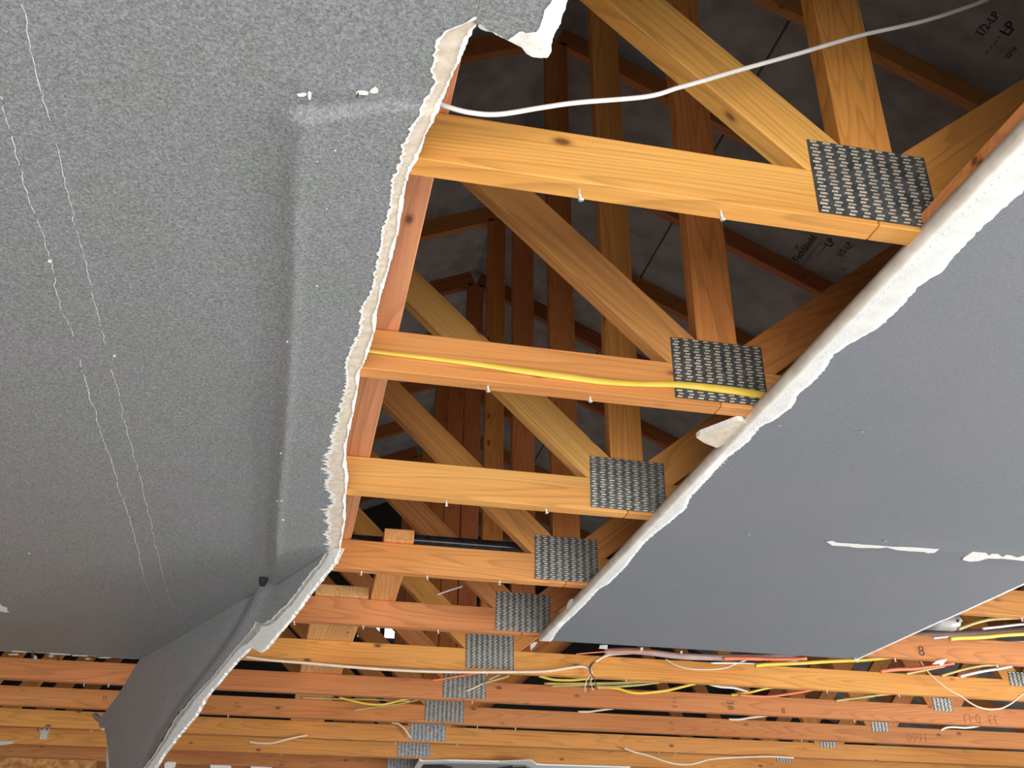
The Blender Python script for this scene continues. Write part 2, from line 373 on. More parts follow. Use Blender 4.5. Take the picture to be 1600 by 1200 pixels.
# metal clip on the far chord at the left
t = empty('metal_clip', onY(69, 1145, T(10)-.004), 'small bright metal clip screwed to far wooden chord at lower left', 'clip')
p = onY(69, 1145, T(10)-.003)
bm = bmesh.new(); box(bm, p.x-.02, p.x+.02, T(10)-.003, T(10)-.0003, p.z-.035, p.z+.02); box(bm, p.x-.028, p.x+.028, T(10)-.012, T(10)-.003, p.z+.005, p.z+.045)
o = obj('clip_body', bm, SCREWM); o.parent = t; o.location = -t.location
for dx in (-.015, .015):
    bm = bmesh.new(); tube(bm, [(p.x+dx, T(10)-.016, p.z+.02), (p.x+dx, T(10)-.012, p.z+.02)], .006, 8, 1, 1); o = obj('screw_head', bm, STEEL); o.parent = t; o.location = -t.location

# ------------------------------------------------------------------ flat bracing boards on top of the chords
def ybrace(name, pts, wd, label, colr, z=CT):
    """flat board running along Y; pts = (xl, y) start and end of its left edge"""
    (x0, y0), (x1, y1) = pts; L = math.hypot(x1-x0, y1-y0); a = math.atan2(y1-y0, x1-x0)
    bm = bmesh.new(); box(bm, 0, L, -wd, 0, 0, TH)
    o = obj(name, bm, WOOD); o.location = (x0, y0, z+.0008); o.rotation_euler = (0, 0, a); o.color = (*colr, 1); add_bevel(o)
    tag(o, label, 'bracing board', 'flat bracing boards laid across the truss chords'); return o
ybrace('bracing_board', ((.049, .30), (.046, 3.03)), .089, 'long pinkish board laid flat over the nearest chords beside the torn left edge', (.78, .33, .16))
ybrace('bracing_board', ((.232, 2.900), (.250, 3.60)), .089, 'short board whose sawn end shows above the fourth chord beside the black pipe', (.80, .36, .12))
ybrace('bracing_board', ((.056, 3.505), (.020, 6.9)), .184, 'wide tan board lying flat on the chords from the fifth truss backwards', (.78, .42, .16))
o = boxo('bracing_board', (.868, .957, .30, Y1-.002, H+.0085, H+.0325), WOOD)
o.color = (.72, .27, .09, 1); tag(o, 'reddish nailing board along the white corner bead at the right picture edge', 'bracing board')

# ------------------------------------------------------------------ roof sheathing and gable
sr = empty('roof_sheathing', (XC, 3, ztop(XC)+.1), 'dark grey sheathing boards on the underside of the roof above the trusses', 'roof sheathing')
off = CD/math.cos(ang)+.001
def slope_board(xa, xb, ya, yb, nm='sheathing_board'):
    f = lambda x: ztop(x)+off
    bm = bmesh.new(); d = .012
    prism(bm, [Vector((xa, ya, f(xa))), Vector((xb, ya, f(xb))), Vector((xb, yb, f(xb))), Vector((xa, yb, f(xa)))], Vector((0, 0, d)))
    bmesh.ops.recalc_face_normals(bm, faces=bm.faces)
    o = obj(nm, bm, SHEATH); o.parent = sr; o.location = -sr.location; return o
xs = [XC+.0, 1.5615, 2.655, 3.75, 4.84, 6.4]
YE = 8.3
sheets = []
for i in range(5): sheets.append(slope_board(xs[i]+(.0001 if i == 0 else .004), xs[i+1]-.004, -2.6, YE))
xsl = [XC, 0.02, -1.07, -2.16, -3.25, -4.8]
for i in range(5): slope_board(xsl[i+1]+.003, xsl[i]-(.0001 if i == 0 else .003), -2.6, YE)
o = boxo('roof_felt', (XC, XC+.001, -2.6, YE, 0, .001), BLACK); bpy.data.objects.remove(o)
bm = bmesh.new()
for xa, xb in ((XC-.002, 6.4), (-4.8, XC+.002)):
    f = (lambda x: (3.6+CZ)-SL*x+off+.0125) if xb > 3 else (lambda x: (3.6+CZ)-SL*(2*XC-x)+off+.0125)
    prism(bm, [Vector((xa, -2.6, f(xa))), Vector((xb, -2.6, f(xb))), Vector((xb, YE, f(xb))), Vector((xa, YE, f(xa)))], Vector((0, 0, .004)))
bmesh.ops.recalc_face_normals(bm, faces=bm.faces)
o = obj('roof_felt', bm, BLACK); o.parent = sr; o.location = -sr.location
nr = Vector((SL, 0, 1)).normalized()
def onRoof(px, py): return onP(px, py, (0, 0, 3.6+CZ+off), nr)
# printed stamps on the sheathing
bV = Vector((0, -1, 0)); uV = Vector((-math.cos(ang), 0, math.sin(ang)))
st = sheets[1]
def stamp(px, py, body, size, wt=.0015):
    size *= .86; wt *= .3
    p = onRoof(px, py) - nr*.0012
    o = text('printed_stamp', body, size, p, bV, uV, BLACK, st, wt); return o
stamp(1257, 389, 'TechShield', .052, .002); stamp(1262, 394, '_________', .05, .0)
stamp(1297, 379, 'LP', .060, .003); stamp(1320, 390, '1/2-LP', .046, .002); stamp(1283, 391, '- -- ----', .035); stamp(1332, 384, '----', .03)
stamp(1245, 386, 'LP', .028)
stamp(1544, 38, '1/2-LP', .046, .002); stamp(1576, 45, 'LP', .06, .003); stamp(1557, 62, '-- - -- - ----', .035); stamp(1527, 45, '----', .03); stamp(1580, 82, '32/16', .026, .001)
stamp(1318, 421, 'I', .03, .003)
# shiner nails through the sheathing
for q in ((936, 334), (1053, 380), (1250, 75)):
    p = onRoof(*q); bm = bmesh.new(); tube(bm, [p+nr*.005, p-nr*.03], .003, 6, 1, 1); o = obj('nail_tip', bm, SCREWM); o.parent = sr; o.location = -sr.location
# gable end
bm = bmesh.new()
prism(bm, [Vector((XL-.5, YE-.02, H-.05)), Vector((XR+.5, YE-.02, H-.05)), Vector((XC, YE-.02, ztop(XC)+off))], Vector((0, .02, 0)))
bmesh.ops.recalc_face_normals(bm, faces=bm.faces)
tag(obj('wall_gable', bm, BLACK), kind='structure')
bm = bmesh.new()
prism(bm, [Vector((XL-.5, -2.62, H-.05)), Vector((XR+.5, -2.62, H-.05)), Vector((XC, -2.62, ztop(XC)+off))], Vector((0, .02, 0)))
bmesh.ops.recalc_face_normals(bm, faces=bm.faces)
tag(obj('wall_front_gable', bm, SHEATH), kind='structure')
gv = empty('gable_window', (.65, YE-.03, 2.1+CZ), 'small bright window glimpsed far back between the webs', 'window')
o = boxo('pane', (.50, .675, YE-.035, YE-.022, 2.095+CZ, 2.26+CZ), LIT); o.parent = gv; o.location = -gv.location
o = boxo('pane', (.715, .95, YE-.035, YE-.022, 2.095+CZ, 2.26+CZ), LIT); o.parent = gv; o.location = -gv.location
o = boxo('mullion', (.675, .715, YE-.045, YE-.022, 2.05+CZ, 2.28+CZ), BLACK); o.parent = gv; o.location = -gv.location

# ------------------------------------------------------------------ drywall: left sheet
def interp(poly, y):
    if y <= poly[0][1]: return poly[0][0]
    for (xa, ya), (xb, yb) in zip(poly, poly[1:]):
        if y <= yb: return xa+(xb-xa)*(y-ya)/(yb-ya) if yb > ya else xb
    return poly[-1][0]
def world_edge(px, z):
    pts = [onZ(a, b, z) for a, b in px]; out = []; last = -9
    for p in pts:
        yy = max(p.y, last+.002); out.append((p.x, yy)); last = yy
    return out
gray_px = [(744,26),(725,37),(695,49),(687,60),(678,86),(676,112),(684,129),(665,154),(657,169),(642,199),(629,225),(627,247),(614,277),(611,322),(599,352),(597,375),(586,424),(584,446),(567,475),(564,512),(545,550),(541,565),(545,591),(534,625),(526,662),(521,692),(510,719),(516,737),(512,760),(525,775),(512,797),(518,816),(513,835),(518,849),(514,857)]
out_px = [(747,34),(729,67),(721,90),(710,109),(695,146),(680,180),(665,206),(652,244),(641,262),(633,285),(626,337),(620,367),(609,412),(599,446),(588,486),(586,512),(575,550),(562,576),(558,610),(551,647),(541,692),(539,719),(543,749),(539,779),(539,812),(533,846),(531,857)]
GE = world_edge(gray_px, Z0); OE = world_edge(out_px, Z0+.004)
y_top = GE[0][1]; y_h = onZ(531, 857, Z0).y
HA = Vector((GE[-1][0], GE[-1][1], Z0)); HC = onZ(220, 1028, Z0)
YFAR = HC.y
XRIDGE = -.078
def sst(t): t = max(0., min(1., t)); return t*t*(3-2*t)
rr_ = random.Random(5)
ph = [rr_.uniform(0, 6.28) for _ in range(12)]
def wob(y, k=1.0): return sum(math.sin(y*f+p)/i for i, (f, p) in enumerate(zip((9, 23, 51, 97, 190), ph), 1))*k
def sag(x, y):
    xr = XRIDGE - .006*math.sin(y*3)
    if y < 1.10: xr += (1.10-y)*.10
    y0 = .980 - .38*max(-.09, min(.05, x))
    a = sst((x-xr+.014)/.026) if True else 0
    b = sst((y-y0)/.022)
    fall = math.exp(-max(0, x-xr-.012)/.16)
    amp = .013 + .0022*math.sin(y*7.3) + .003*sst((y-1.3)/.8)
    pop = .0042*math.exp(-((x-xr-.012)/.010)**2)*sst((y-1.1)/.2)
    return -(a*b*fall*amp + pop*b) - .0025*math.exp(-(((y-.965)/.022)**2+((x-.0)/.07)**2)) - .006*sst((y-2.6)/1.4)*sst((x+1.2)/1.0)
rows = []
y = y_top
ys = []
while y < YFAR:
    ys.append(y); y += .0045 if y < 3 else .012
ys.append(YFAR)
def jag(y, r=random.Random(11)): return r.uniform(-1, 1)
def hinge_x(y): return HA.x+(HC.x-HA.x)*(y-HA.y)/(HC.y-HA.y)
L_ = []
edge_g = []
for y in ys:
    if y <= HA.y:
        spk = .0018 if y < 1.75 else .0045
        s = jag(y)*spk
        if 1.9 < y < 2.75: s -= max(0, math.sin(y*74)+.35*math.sin(y*171))**2*.007
        x = interp(GE, y)+s
    else: x = hinge_x(y)
    edge_g.append((x, y))
NC = 70
bm = bmesh.new(); grid = []
for (xe, y) in edge_g:
    row = []
    yy = y
    for j in range(NC+1):
        t = j/NC
        d = (xe-XL) * (t**3.2)
        d = max(d, min(.55*t, .6)) if t < .98 else (xe-XL)
        x = xe-d
        yv = yy + (random.Random(int(x*997)).uniform(-.003, .003) if y == YFAR else 0)
        row.append(bm.verts.new((x, yv, Z0+sag(x, yy))))
    grid.append(row)
for a, b in zip(grid, grid[1:]):
    for j in range(NC):
        try: bm.faces.new((a[j], a[j+1], b[j+1], b[j]))
        except ValueError: pass
# the part of the sheet before the frame, back to the front wall
x0, y0 = edge_g[0]
front = [bm.verts.new((v.co.x, YF, Z0)) for v in grid[0]]
for j in range(NC): bm.faces.new((front[j], front[j+1], grid[0][j+1], grid[0][j]))
bmesh.ops.recalc_face_normals(bm, faces=bm.faces)
ls = empty('drywall_sheet', (-.6, 2.2, Z0), 'large grey painted drywall sheet at left with torn edge, crease and hanging flap', 'drywall sheet')
def child(name, bm, m, par, smooth=False, mats=None):
    o = obj(name, bm, m, None, smooth, mats); o.parent = par; o.location = -par.location; return o
face = child('painted_face', bm, PAINT, ls, True)
# back of the sheet (upper face) and far edge
bm = bmesh.new()
poly = [Vector((XL, YF, H-.0006)), Vector((x0-.004, YF, H-.0006))] + [Vector((x-.004, y, H-.0006)) for x, y in edge_g[::6]] + [Vector((HC.x-.004, YFAR-.002, H-.0006)), Vector((XL, YFAR-.002, H-.0006))]
prism(bm, poly, Vector((0, 0, -.004))); bmesh.ops.recalc_face_normals(bm, faces=bm.faces)
child('back_paper', bm, BEIGE, ls)
# torn strip: gypsum between the painted edge and the outer edge
bm = bmesh.new(); prev = None; j2 = random.Random(3)
def zs(x, y): return Z0+sag(x, y)
for (xg, y) in [e for e in edge_g if e[1] <= HA.y]:
    xo = interp(OE, y)+j2.uniform(-1, 1)*.0013
    xo = max(xo, xg+.003)
    z = zs(xg, y); zo = zs(xo, y)
    rim = min(.0042, (xo-xg)*.3)*(1+.5*math.sin(y*60))
    pts = [(xg-.001, y, z+.0006), (xg+.0015, y, z+.0012), (xo-rim, y, zo+.0028), (xo-rim*.85, y, zo+.0015), (xo, y, zo+.0035), (xo+.001, y, H-.001)]
    cur = [bm.verts.new(p) for p in pts]
    if prev:
        for i in range(5): bm.faces.new((prev[i], prev[i+1], cur[i+1], cur[i])).material_index = 0 if i < 2 else 1
    prev = cur
child('torn_gypsum_edge', bm, None, ls, mats=[BEIGE, WHITE])
# white frayed paper fringe along the painted edge
bm = bmesh.new(); prev = None; j3 = random.Random(9)
for (xg, y) in [e for e in edge_g if e[1] <= HA.y]:
    z = zs(xg, y)-.0007
    wl = .0006+abs(j3.gauss(0, .0012)); wr = .0012+abs(j3.gauss(0, .0016))
    if 1.9 < y < 2.75: wl += abs(j3.gauss(0, .005)); wr += abs(j3.gauss(0, .003))
    elif y > 1.45: wl += abs(j3.gauss(0, .0018))
    cur = [bm.verts.new((xg-wl, y, z)), bm.verts.new((xg+wr, y, z+.0004))]
    if prev: bm.faces.new((prev[0], prev[1], cur[1], cur[0]))
    prev = cur
child('frayed_paper', bm, WHITE, ls)
# white hairline cracks
def hair(px, parent, wd, mname='hairline_crack', sd=1, gaps=()):
    r = random.Random(sd); bm = bmesh.new(); P = [onZ(a, b, Z0) for a, b in px]
    pts = []
    for a, b in zip(P, P[1:]):
        k = max(2, int((b-a).length/.006))
        for i in range(k): pts.append(a+(b-a)*(i/k))
    prev = None
    x_off = 0
    for p in pts:
        x_off = x_off*.8+r.gauss(0, .0009); w_ = wd*r.uniform(.35, 1.2)
        if r.random() < .03: prev = None; continue
        z = zs(p.x, p.y)-.0006
        cur = [bm.verts.new((p.x+x_off-w_/2, p.y, z)), bm.verts.new((p.x+x_off+w_/2, p.y, z))]
        if prev: bm.faces.new((prev[0], prev[1], cur[1], cur[0]))
        prev = cur
    return child(mname, bm, WHITE, parent)
hair([(0,150),(25,240),(52,325),(78,407),(95,480),(114,528)], ls, .0012, sd=1)
hair([(124,561),(150,650),(180,740),(205,820),(226,900)], ls, .0013, sd=2)
hair([(33,5),(50,78),(62,118),(72,165),(82,195)], ls, .0010, sd=3)
hair([(88,225),(110,320),(130,400),(150,480),(165,540)], ls, .0010, sd=4)
hair([(175,577),(200,680),(225,770),(243,850),(256,900)], ls, .0011, sd=5)
hair([(224,900),(245,950)], ls, .0007, sd=6); hair([(255,900),(270,948)], ls, .0007, sd=7)
def chip(px, parent, m=WHITE, dz=.0008, nm='bare_or_glint_patch', z=None, th=.0004):
    bm = bmesh.new(); P = []
    for a, b in px:
        p = onZ(a, b, Z0 if z is None else z); p.z = (zs(p.x, p.y) if z is None else z)-dz; P.append(p)
    zc = max(p.z for p in P)-.0004
    for p in P: p.z = zc if z is None else p.z
    prism(bm, P, Vector((0, 0, -th))); bmesh.ops.recalc_face_normals(bm, faces=bm.faces)
    return child(nm, bm, m, parent)
def blob(cx, cy, rx, ry, sd=0, k=9):
    r = random.Random(sd); return [(cx+rx*math.cos(a)*(f := r.uniform(.6, 1.1)), cy+ry*math.sin(a)*f) for a in [2*math.pi*i/k for i in range(k)]]
for i, b in enumerate([(78,407,4,3.2),(179,555,3,2),(566,142,10,5),(585,139,9,6),(484,149,4,8),(472,146,8,3.5),(455,524,7,1.2),(450,524,2,2.5),(444,607,6,1.2),(438,693,6,1.2),(441,695,2,2.5),(438,773,6,1.5),(440,804,7,1.4),(427,857,6,1),(428,890,8,1.6),(453,323,5,.9),(452,412,5,.9),(46,864,1.5,1),(512,316,2,.8),(525,224,2,1.5),(496,438,1.5,1.2),(497,240,1.2,1)]):  # bare spots, plus highlights painted white along the top arc of the bulge
    chip(blob(*b, sd=i), ls)
chip([(-8,942),(0,941),(3,946),(12,949),(11,953),(15,955),(8,956),(0,954),(-8,955)], ls)
chip([(559,140),(561,140),(560,147),(558,147)], ls, BLACK, .0026)
# frayed far edge of the sheet
bm = bmesh.new(); r = random.Random(21); x = -1.35; prev = None
while x < -.60:
    wdt = r.uniform(.02, .07); d = r.uniform(.004, .03); on = r.random() < .55
    y = YFAR-.006; z = zs(x, y)
    box(bm, x, x+wdt, y, y+.008+(d*.4 if on else 0), z-.0015, H-.002, 0 if on else 1); x += wdt
child('far_frayed_edge', bm, None, ls, mats=[WHITE, PAINT])
for i, b in enumerate([(22,1021,9,2),(52,1022,3,6),(56,1026,3,5),(92,1026,4,6),(80,1023,6,2),(121,1022,14,1.8),(138,1027,6,1.6),(164,1025,14,1.6)]):
    chip(blob(*b, sd=40+i), ls, WHITE if i % 2 == 0 or i > 4 else STEEL, .003)
# hanging flap
dh = (HC-HA).normalized(); sv = Vector((dh.y, -dh.x, 0)); tl = math.radians(80)
wv = sv*math.cos(tl)+Vector((0, 0, -1))*math.sin(tl); nf = dh.cross(wv).normalized()
if nf.y > 0: nf = -nf            # painted side faces the room (towards the camera)
if nf.dot(Vector((0, 0, CZ))-HA) < 0: nf = -nf
P0f = HA
def fl(px, py, o=0.0): return onP(px, py, P0f, nf)+nf*o
HBm = HA+dh*.95
pg = [(512,857),(501,880),(491,891),(480,905),(467,922),(450,945),(440,952),(427,967),(412,975),(400,972),(397,980),(380,1000),(355,1030),(342,1047),(325,1066),(307,1085),(292,1103),(277,1120),(260,1150),(240,1182),(226,1200),(190,1250)]
po = [(531,857),(521,880),(507,896),(491,917),(480,930),(462,955),(450,970),(437,985),(425,1000),(415,1012),(405,1020),(400,1010),(387,1014),(357,1045),(340,1066),(322,1087),(305,1117),(277,1150),(262,1170),(250,1185),(242,1200),(205,1250)]
pl_ = [(220,1028),(212,1040),(198,1063),(185,1085),(172,1102),(163,1114),(160,1124),(159,1132),(160,1137),(164,1137),(167,1160),(171,1200),(175,1250)]
def dens(px, amp, step, sd):
    r = random.Random(sd); out = []
    for (a, b), (c, d) in zip(px, px[1:]):
        k = max(1, int(math.hypot(c-a, d-b)/step))
        for i in range(k): out.append((a+(c-a)*i/k+r.uniform(-amp, amp), b+(d-b)*i/k+r.uniform(-amp, amp)*.5))
    out.append(px[-1]); return out
def at_t(px, t):
    L = [0]
    for a, b in zip(px, px[1:]): L.append(L[-1]+math.hypot(b[0]-a[0], b[1]-a[1]))
    s = t*L[-1]
    for i in range(len(px)-1):
        if s <= L[i+1]+1e-9:
            u = (s-L[i])/max(1e-9, L[i+1]-L[i]); return (px[i][0]+(px[i+1][0]-px[i][0])*u, px[i][1]+(px[i+1][1]-px[i][1])*u)
    return px[-1]
# painted face of the flap as a grid between its left side (hinge + left edge) and its torn right edge
gl = dens(pg, .9, 4, 2)
left_side = [(513,858),(415,905),(330,945),(255,978),(235,1000)]+pl_
NV, NU = 110, 26
bm = bmesh.new(); G = []
def flap_bulge(px, py):
    # dark crease that carries the ridge of the sheet down the flap
    t = max(0, min(1, (py-905)/290)); cx = 408+(230-408)*t+8*math.sin(t*6)
    d = (px-cx)*.80+(0)*.5
    return .010*math.exp(-((d-7)/9)**2)-.006*math.exp(-((d+5)/7)**2)
for i in range(NV+1):
    a = at_t(left_side, i/NV); b = at_t(gl, i/NV); row = []
    for j in range(NU+1):
        u = j/NU; px, py = a[0]+(b[0]-a[0])*u, a[1]+(b[1]-a[1])*u
        row.append(bm.verts.new(fl(px, py, flap_bulge(px, py)*sst((i/NV-.02)/.1))))
    G.append(row)
for a, b in zip(G, G[1:]):
    for j in range(NU):
        try: bm.faces.new((a[j], a[j+1], b[j+1], b[j]))
        except ValueError: pass
bmesh.ops.recalc_face_normals(bm, faces=bm.faces)
flap = child('hanging_flap', bm, PAINT, ls, True)
def sub(name, bm, m, par, mats=None, smooth=False):
    o = obj(name, bm, m, None, smooth, mats); o.parent = par; return o
NF = 170; bm = bmesh.new(); prev = None; r = random.Random(77)
for i in range(NF+1):
    a = at_t(gl, i/NF); b = at_t(po, i/NF)
    b = (b[0]+r.uniform(-.9, .9), b[1]+r.uniform(-.5, .5)); mid = (a[0]*.72+b[0]*.28, a[1]*.72+b[1]*.28)
    if i < 3: mid = a
    fr_ = (a[0]-r.uniform(.2, 2.2), a[1]-r.uniform(0, 1))
    pts = [fl(fr_[0], fr_[1], .0012), fl(a[0]+1.2, a[1], .0012), fl(mid[0], mid[1], -.0015), fl(mid[0]+.4, mid[1], .0), fl(b[0], b[1], -.001), fl(b[0], b[1], -.0127)]
    cur = [bm.verts.new(p) for p in pts]
    if prev:
        for k in range(5): bm.faces.new((prev[k], prev[k+1], cur[k+1], cur[k])).material_index = (1, 0, 1, 1, 1)[k]
    prev = cur
sub('torn_gypsum_edge', bm, None, flap, [noisy('grey_torn_paper', (.36,.34,.31), (.50,.47,.43), 60), WHITE])
bm = bmesh.new()
prism(bm, [fl(a, b, -.0127) for a, b in [(532,857)]+po[1:]+pl_[::-1]], nf*.004); bmesh.ops.recalc_face_normals(bm, faces=bm.faces)
sub('back_paper', bm, BEIGE, flap)
bm = bmesh.new()
ws = [(158,1141),(160,1138),(166,1137),(168,1160),(171,1200),(175,1250)]; wo = [(156,1142),(160,1141),(163,1142),(163,1165),(162,1200),(162,1250)]
for i in range(30):
    a, b, c_, d = at_t(ws, i/30), at_t(ws, (i+1)/30), at_t(wo, i/30), at_t(wo, (i+1)/30)
    bm.faces.new([bm.verts.new(fl(*a, .0005)), bm.verts.new(fl(*b, .0005)), bm.verts.new(fl(*d, -.010)), bm.verts.new(fl(*c_, -.010))])
sub('side_edge', bm, WHITE, flap)
bm = bmesh.new()
prism(bm, [fl(a, b, .0003) for a, b in [(163,1113),(158,1121),(152,1119),(147,1114),(144,1118),(148,1125),(154,1129),(156,1137),(162,1137),(166,1125)]], nf*-.010); bmesh.ops.recalc_face_normals(bm, faces=bm.faces)
sub('torn_tab', bm, PAINT, flap)
# pale crease line at the fold and small bare spots
def flapstrip(px, wd, m, nm, o=.0035, sd=0):
    r = random.Random(sd); bm = bmesh.new(); prev = None
    for (a, b) in dens(px, .5, 5, sd):
        w_ = wd*r.uniform(.3, 1); cur = [bm.verts.new(fl(a, b-w_, o)), bm.verts.new(fl(a, b+w_, o))]
        if prev: bm.faces.new((prev[0], prev[1], cur[1], cur[0]))
        prev = cur
    return sub(nm, bm, m, flap)
GREYP = noisy('pale_scuff', (.34, .33, .31), (.42, .40, .38), 40)
flapstrip([(255,978),(300,957),(350,934),(400,912)], .7, GREYP, 'fold_scuff')
flapstrip([(253,980),(262,975),(278,970)], 1.3, WHITE, 'bare_or_glint_patch', .0036, 4)
for i, (a, b) in enumerate([(380,963),(296,1078),(245,1144),(218,1186),(213,1192),(383,958)]):
    flapstrip([(a-1.5, b-3), (a, b), (a+1.5, b+3)], 1.4, GREYP, 'bare_or_glint_patch', .0095, 9+i)
# short black nub at the fold
p = onZ(412, 907, Z0-.012)
bm = bmesh.new(); tube(bm, [p+Vector((0, 0, .012)), p+Vector((-.002, .012, .004)), p+Vector((-.004, .028, -.004))], [.012, .013, .010], 10, .8, 3)
child('black_nub', bm, BLACK, ls, True)

# ------------------------------------------------------------------ drywall: fragment at the top, between frame top and the hole
fr_px = [(748,38),(752,38),(760,45),(767,48),(773,51),(784,58),(794,63),(803,57),(811,50),(818,49),(822,52),(832,51),(839,50),(844,43),(846,38),(848,31),(852,16),(862,4),(867,-6),(880,-30)]
fo_px = [(746,41),(750,45),(760,49),(768,50),(773,53),(776,56),(781,54),(788,60),(796,64),(806,69),(816,75),(822,83),(831,89),(842,91),(850,90),(856,91),(860,84),(862,77),(861,70),(863,66),(866,54),(874,41),(876,36),(877,30),(884,12),(888,-4),(897,-30)]
ft = empty('drywall_fragment', onZ(800, 10, Z0), 'broken drywall remnant with thick white torn tip at top centre', 'drywall fragment')
G_ = [onZ(a, b, Z0) for a, b in dens(fr_px, .6, 3, 8)]; O_ = [onZ(a, b, Z0+.002) for a, b in dens(fo_px, .8, 3, 5)]
seamx = x0+.0004
bm = bmesh.new()
poly = [Vector((seamx, G_[0].y, Z0)), Vector((seamx, -.6, Z0)), Vector((XB-.02, -.6, Z0)), Vector((XB-.02, .42, Z0)), Vector((G_[-1].x+.1, .45, Z0))]+G_[::-1]
prism(bm, poly, Vector((0, 0, .0127))); bmesh.ops.recalc_face_normals(bm, faces=bm.faces); child('painted_face', bm, PAINT, ft)
bm = bmesh.new(); NF = 90
def at_w(P, t):
    L = [0]
    for a, b in zip(P, P[1:]): L.append(L[-1]+(b-a).length)
    s = t*L[-1]
    for i in range(len(P)-1):
        if s <= L[i+1]+1e-9: return P[i].lerp(P[i+1], (s-L[i])/max(1e-9, L[i+1]-L[i]))
    return P[-1].copy()
prev = None
for i in range(NF+1):
    a = at_w(G_, i/NF); b = at_w(O_, i/NF); a = a+(a-b).normalized()*.001
    cur = [bm.verts.new(a+Vector((0, 0, -.0006))), bm.verts.new(a.lerp(b, .5)+Vector((0, 0, -.0004))), bm.verts.new(b), bm.verts.new(Vector((b.x, b.y, H-.001)))]
    if prev:
        for k in range(3): bm.faces.new((prev[k], prev[k+1], cur[k+1], cur[k]))
    prev = cur
child('torn_gypsum_edge', bm, WHITE, ft)

# ------------------------------------------------------------------ drywall: right panel with corner bead
tw_px = [(1700,225),(1640,262),(1600,296),(1560,330),(1530,357),(1506,382),(1469,424),(1435,446),(1405,480),(1375,509),(1337,531),(1315,544),(1300,554),(1292,572),(1270,596),(1247,614),(1236,636),(1210,655),(1187,666),(1169,689),(1131,719),(1105,748),(1079,775),(1071,794),(1045,816),(1030,827),(1007,847),(990,868),(977,885),(950,912),(935,920),(920,937),(897,960),(880,975),(868,989),(862,1000)]
TW = world_edge(tw_px, Z0)
rs = empty('drywall_sheet', (1.5, 2.0, Z0), 'smooth grey drywall panel at right edged by white corner bead with dotted holes', 'drywall sheet')
YF2 = onZ(1100, 1016, Z0).y; YF2 = 3.552; XE = 2.118
bm = bmesh.new(); prev = None; r = random.Random(31)
yy = TW[0][1]
ys2 = [YF+.02]+[TW[0][1]+i*.006 for i in range(int((YF2-TW[0][1])/.006)+1)]+[YF2]
tears = []
for y in ys2:
    x = interp(TW, y)+(r.uniform(-1, 1)*.0018 if y > .5 else 0); tears.append((x, y))
    row = [bm.verts.new((x+(XE-.007-x)*k/16, y-(.006 if y == YF2 else 0), Z0+(-.0035*math.exp(-(((y-2.35)/.05)**2))*sst((x+(XE-x)*k/16-1.3)/.15)))) for k in range(17)]
    if prev:
        for k in range(16): bm.faces.new((prev[k], prev[k+1], row[k+1], row[k]))
    prev = row
bmesh.ops.recalc_face_normals(bm, faces=bm.faces)
child('painted_face', bm, SPAINT, rs, True)
bm = bmesh.new(); prev = None
for (x, y) in tears:
    pts = [(XB+.010, y, Z0-.0016), (XB+.020, y, Z0-.0014), (x-.010, y, Z0-.0011), (x+.0015, y, Z0-.0009), (x+.0022, y, Z0+.0004)]
    cur = [bm.verts.new(p) for p in pts]
    if prev:
        for k in range(4): bm.faces.new((prev[k], prev[k+1], cur[k+1], cur[k]))
    prev = cur
bmesh.ops.recalc_face_normals(bm, faces=bm.faces)
child('joint_compound_strip', bm, COMPOUND, rs, True)
# bead: rounded nose and side leg, with a row of nail dimples along it
bm = bmesh.new(); prev = None
for i in range(0, 240):
    y = .25+(YF2-.25)*i/239
    k = .0007*math.sin(y*31)+.0004*math.sin(y*77)
    prof = [(XB+.0115, Z0-.0016), (XB+.008, Z0-.0026), (XB+.004+k*.3, Z0-.0026), (XB+.001, Z0-.001), (XB-.0005, Z0+.003), (XB-.0005+k, Z0+.010), (XB+.0002, Z0+.020), (XB+.004, Z0+.0202)]
    cur = [bm.verts.new((x, y, z)) for x, z in prof]
    if prev:
        for a in range(7): bm.faces.new((prev[a], prev[a+1], cur[a+1], cur[a]))
    prev = cur
bead = child('corner_bead', bm, BEADM, rs, True); bead['label'] = 'beige rounded corner bead along panel edge'
bm = bmesh.new(); r = random.Random(4)
y = .8
while y < YF2-.1:
    x = XB+.0235+.0015*math.sin(y*9); rad = .0026*r.uniform(.7, 1.15)
    c0 = bm.verts.new((x, y, Z0-.0027)); ring = [bm.verts.new((x+rad*math.cos(a), y+rad*math.sin(a), Z0-.0014)) for a in [i*math.pi/4 for i in range(8)]]
    for i in range(8): bm.faces.new((c0, ring[i], ring[(i+1) % 8]))
    if r.random() < .6:
        x2 = XB+.034; y2 = y+.007; c0 = bm.verts.new((x2, y2, Z0-.0022)); ring = [bm.verts.new((x2+rad*.7*math.cos(a), y2+rad*.7*math.sin(a), Z0-.0013)) for a in [i*math.pi/4 for i in range(8)]]
        for i in range(8): bm.faces.new((c0, ring[i], ring[(i+1) % 8]))
    y += .0165
bmesh.ops.recalc_face_normals(bm, faces=bm.faces)
child('bead_holes', bm, WHITE, rs)
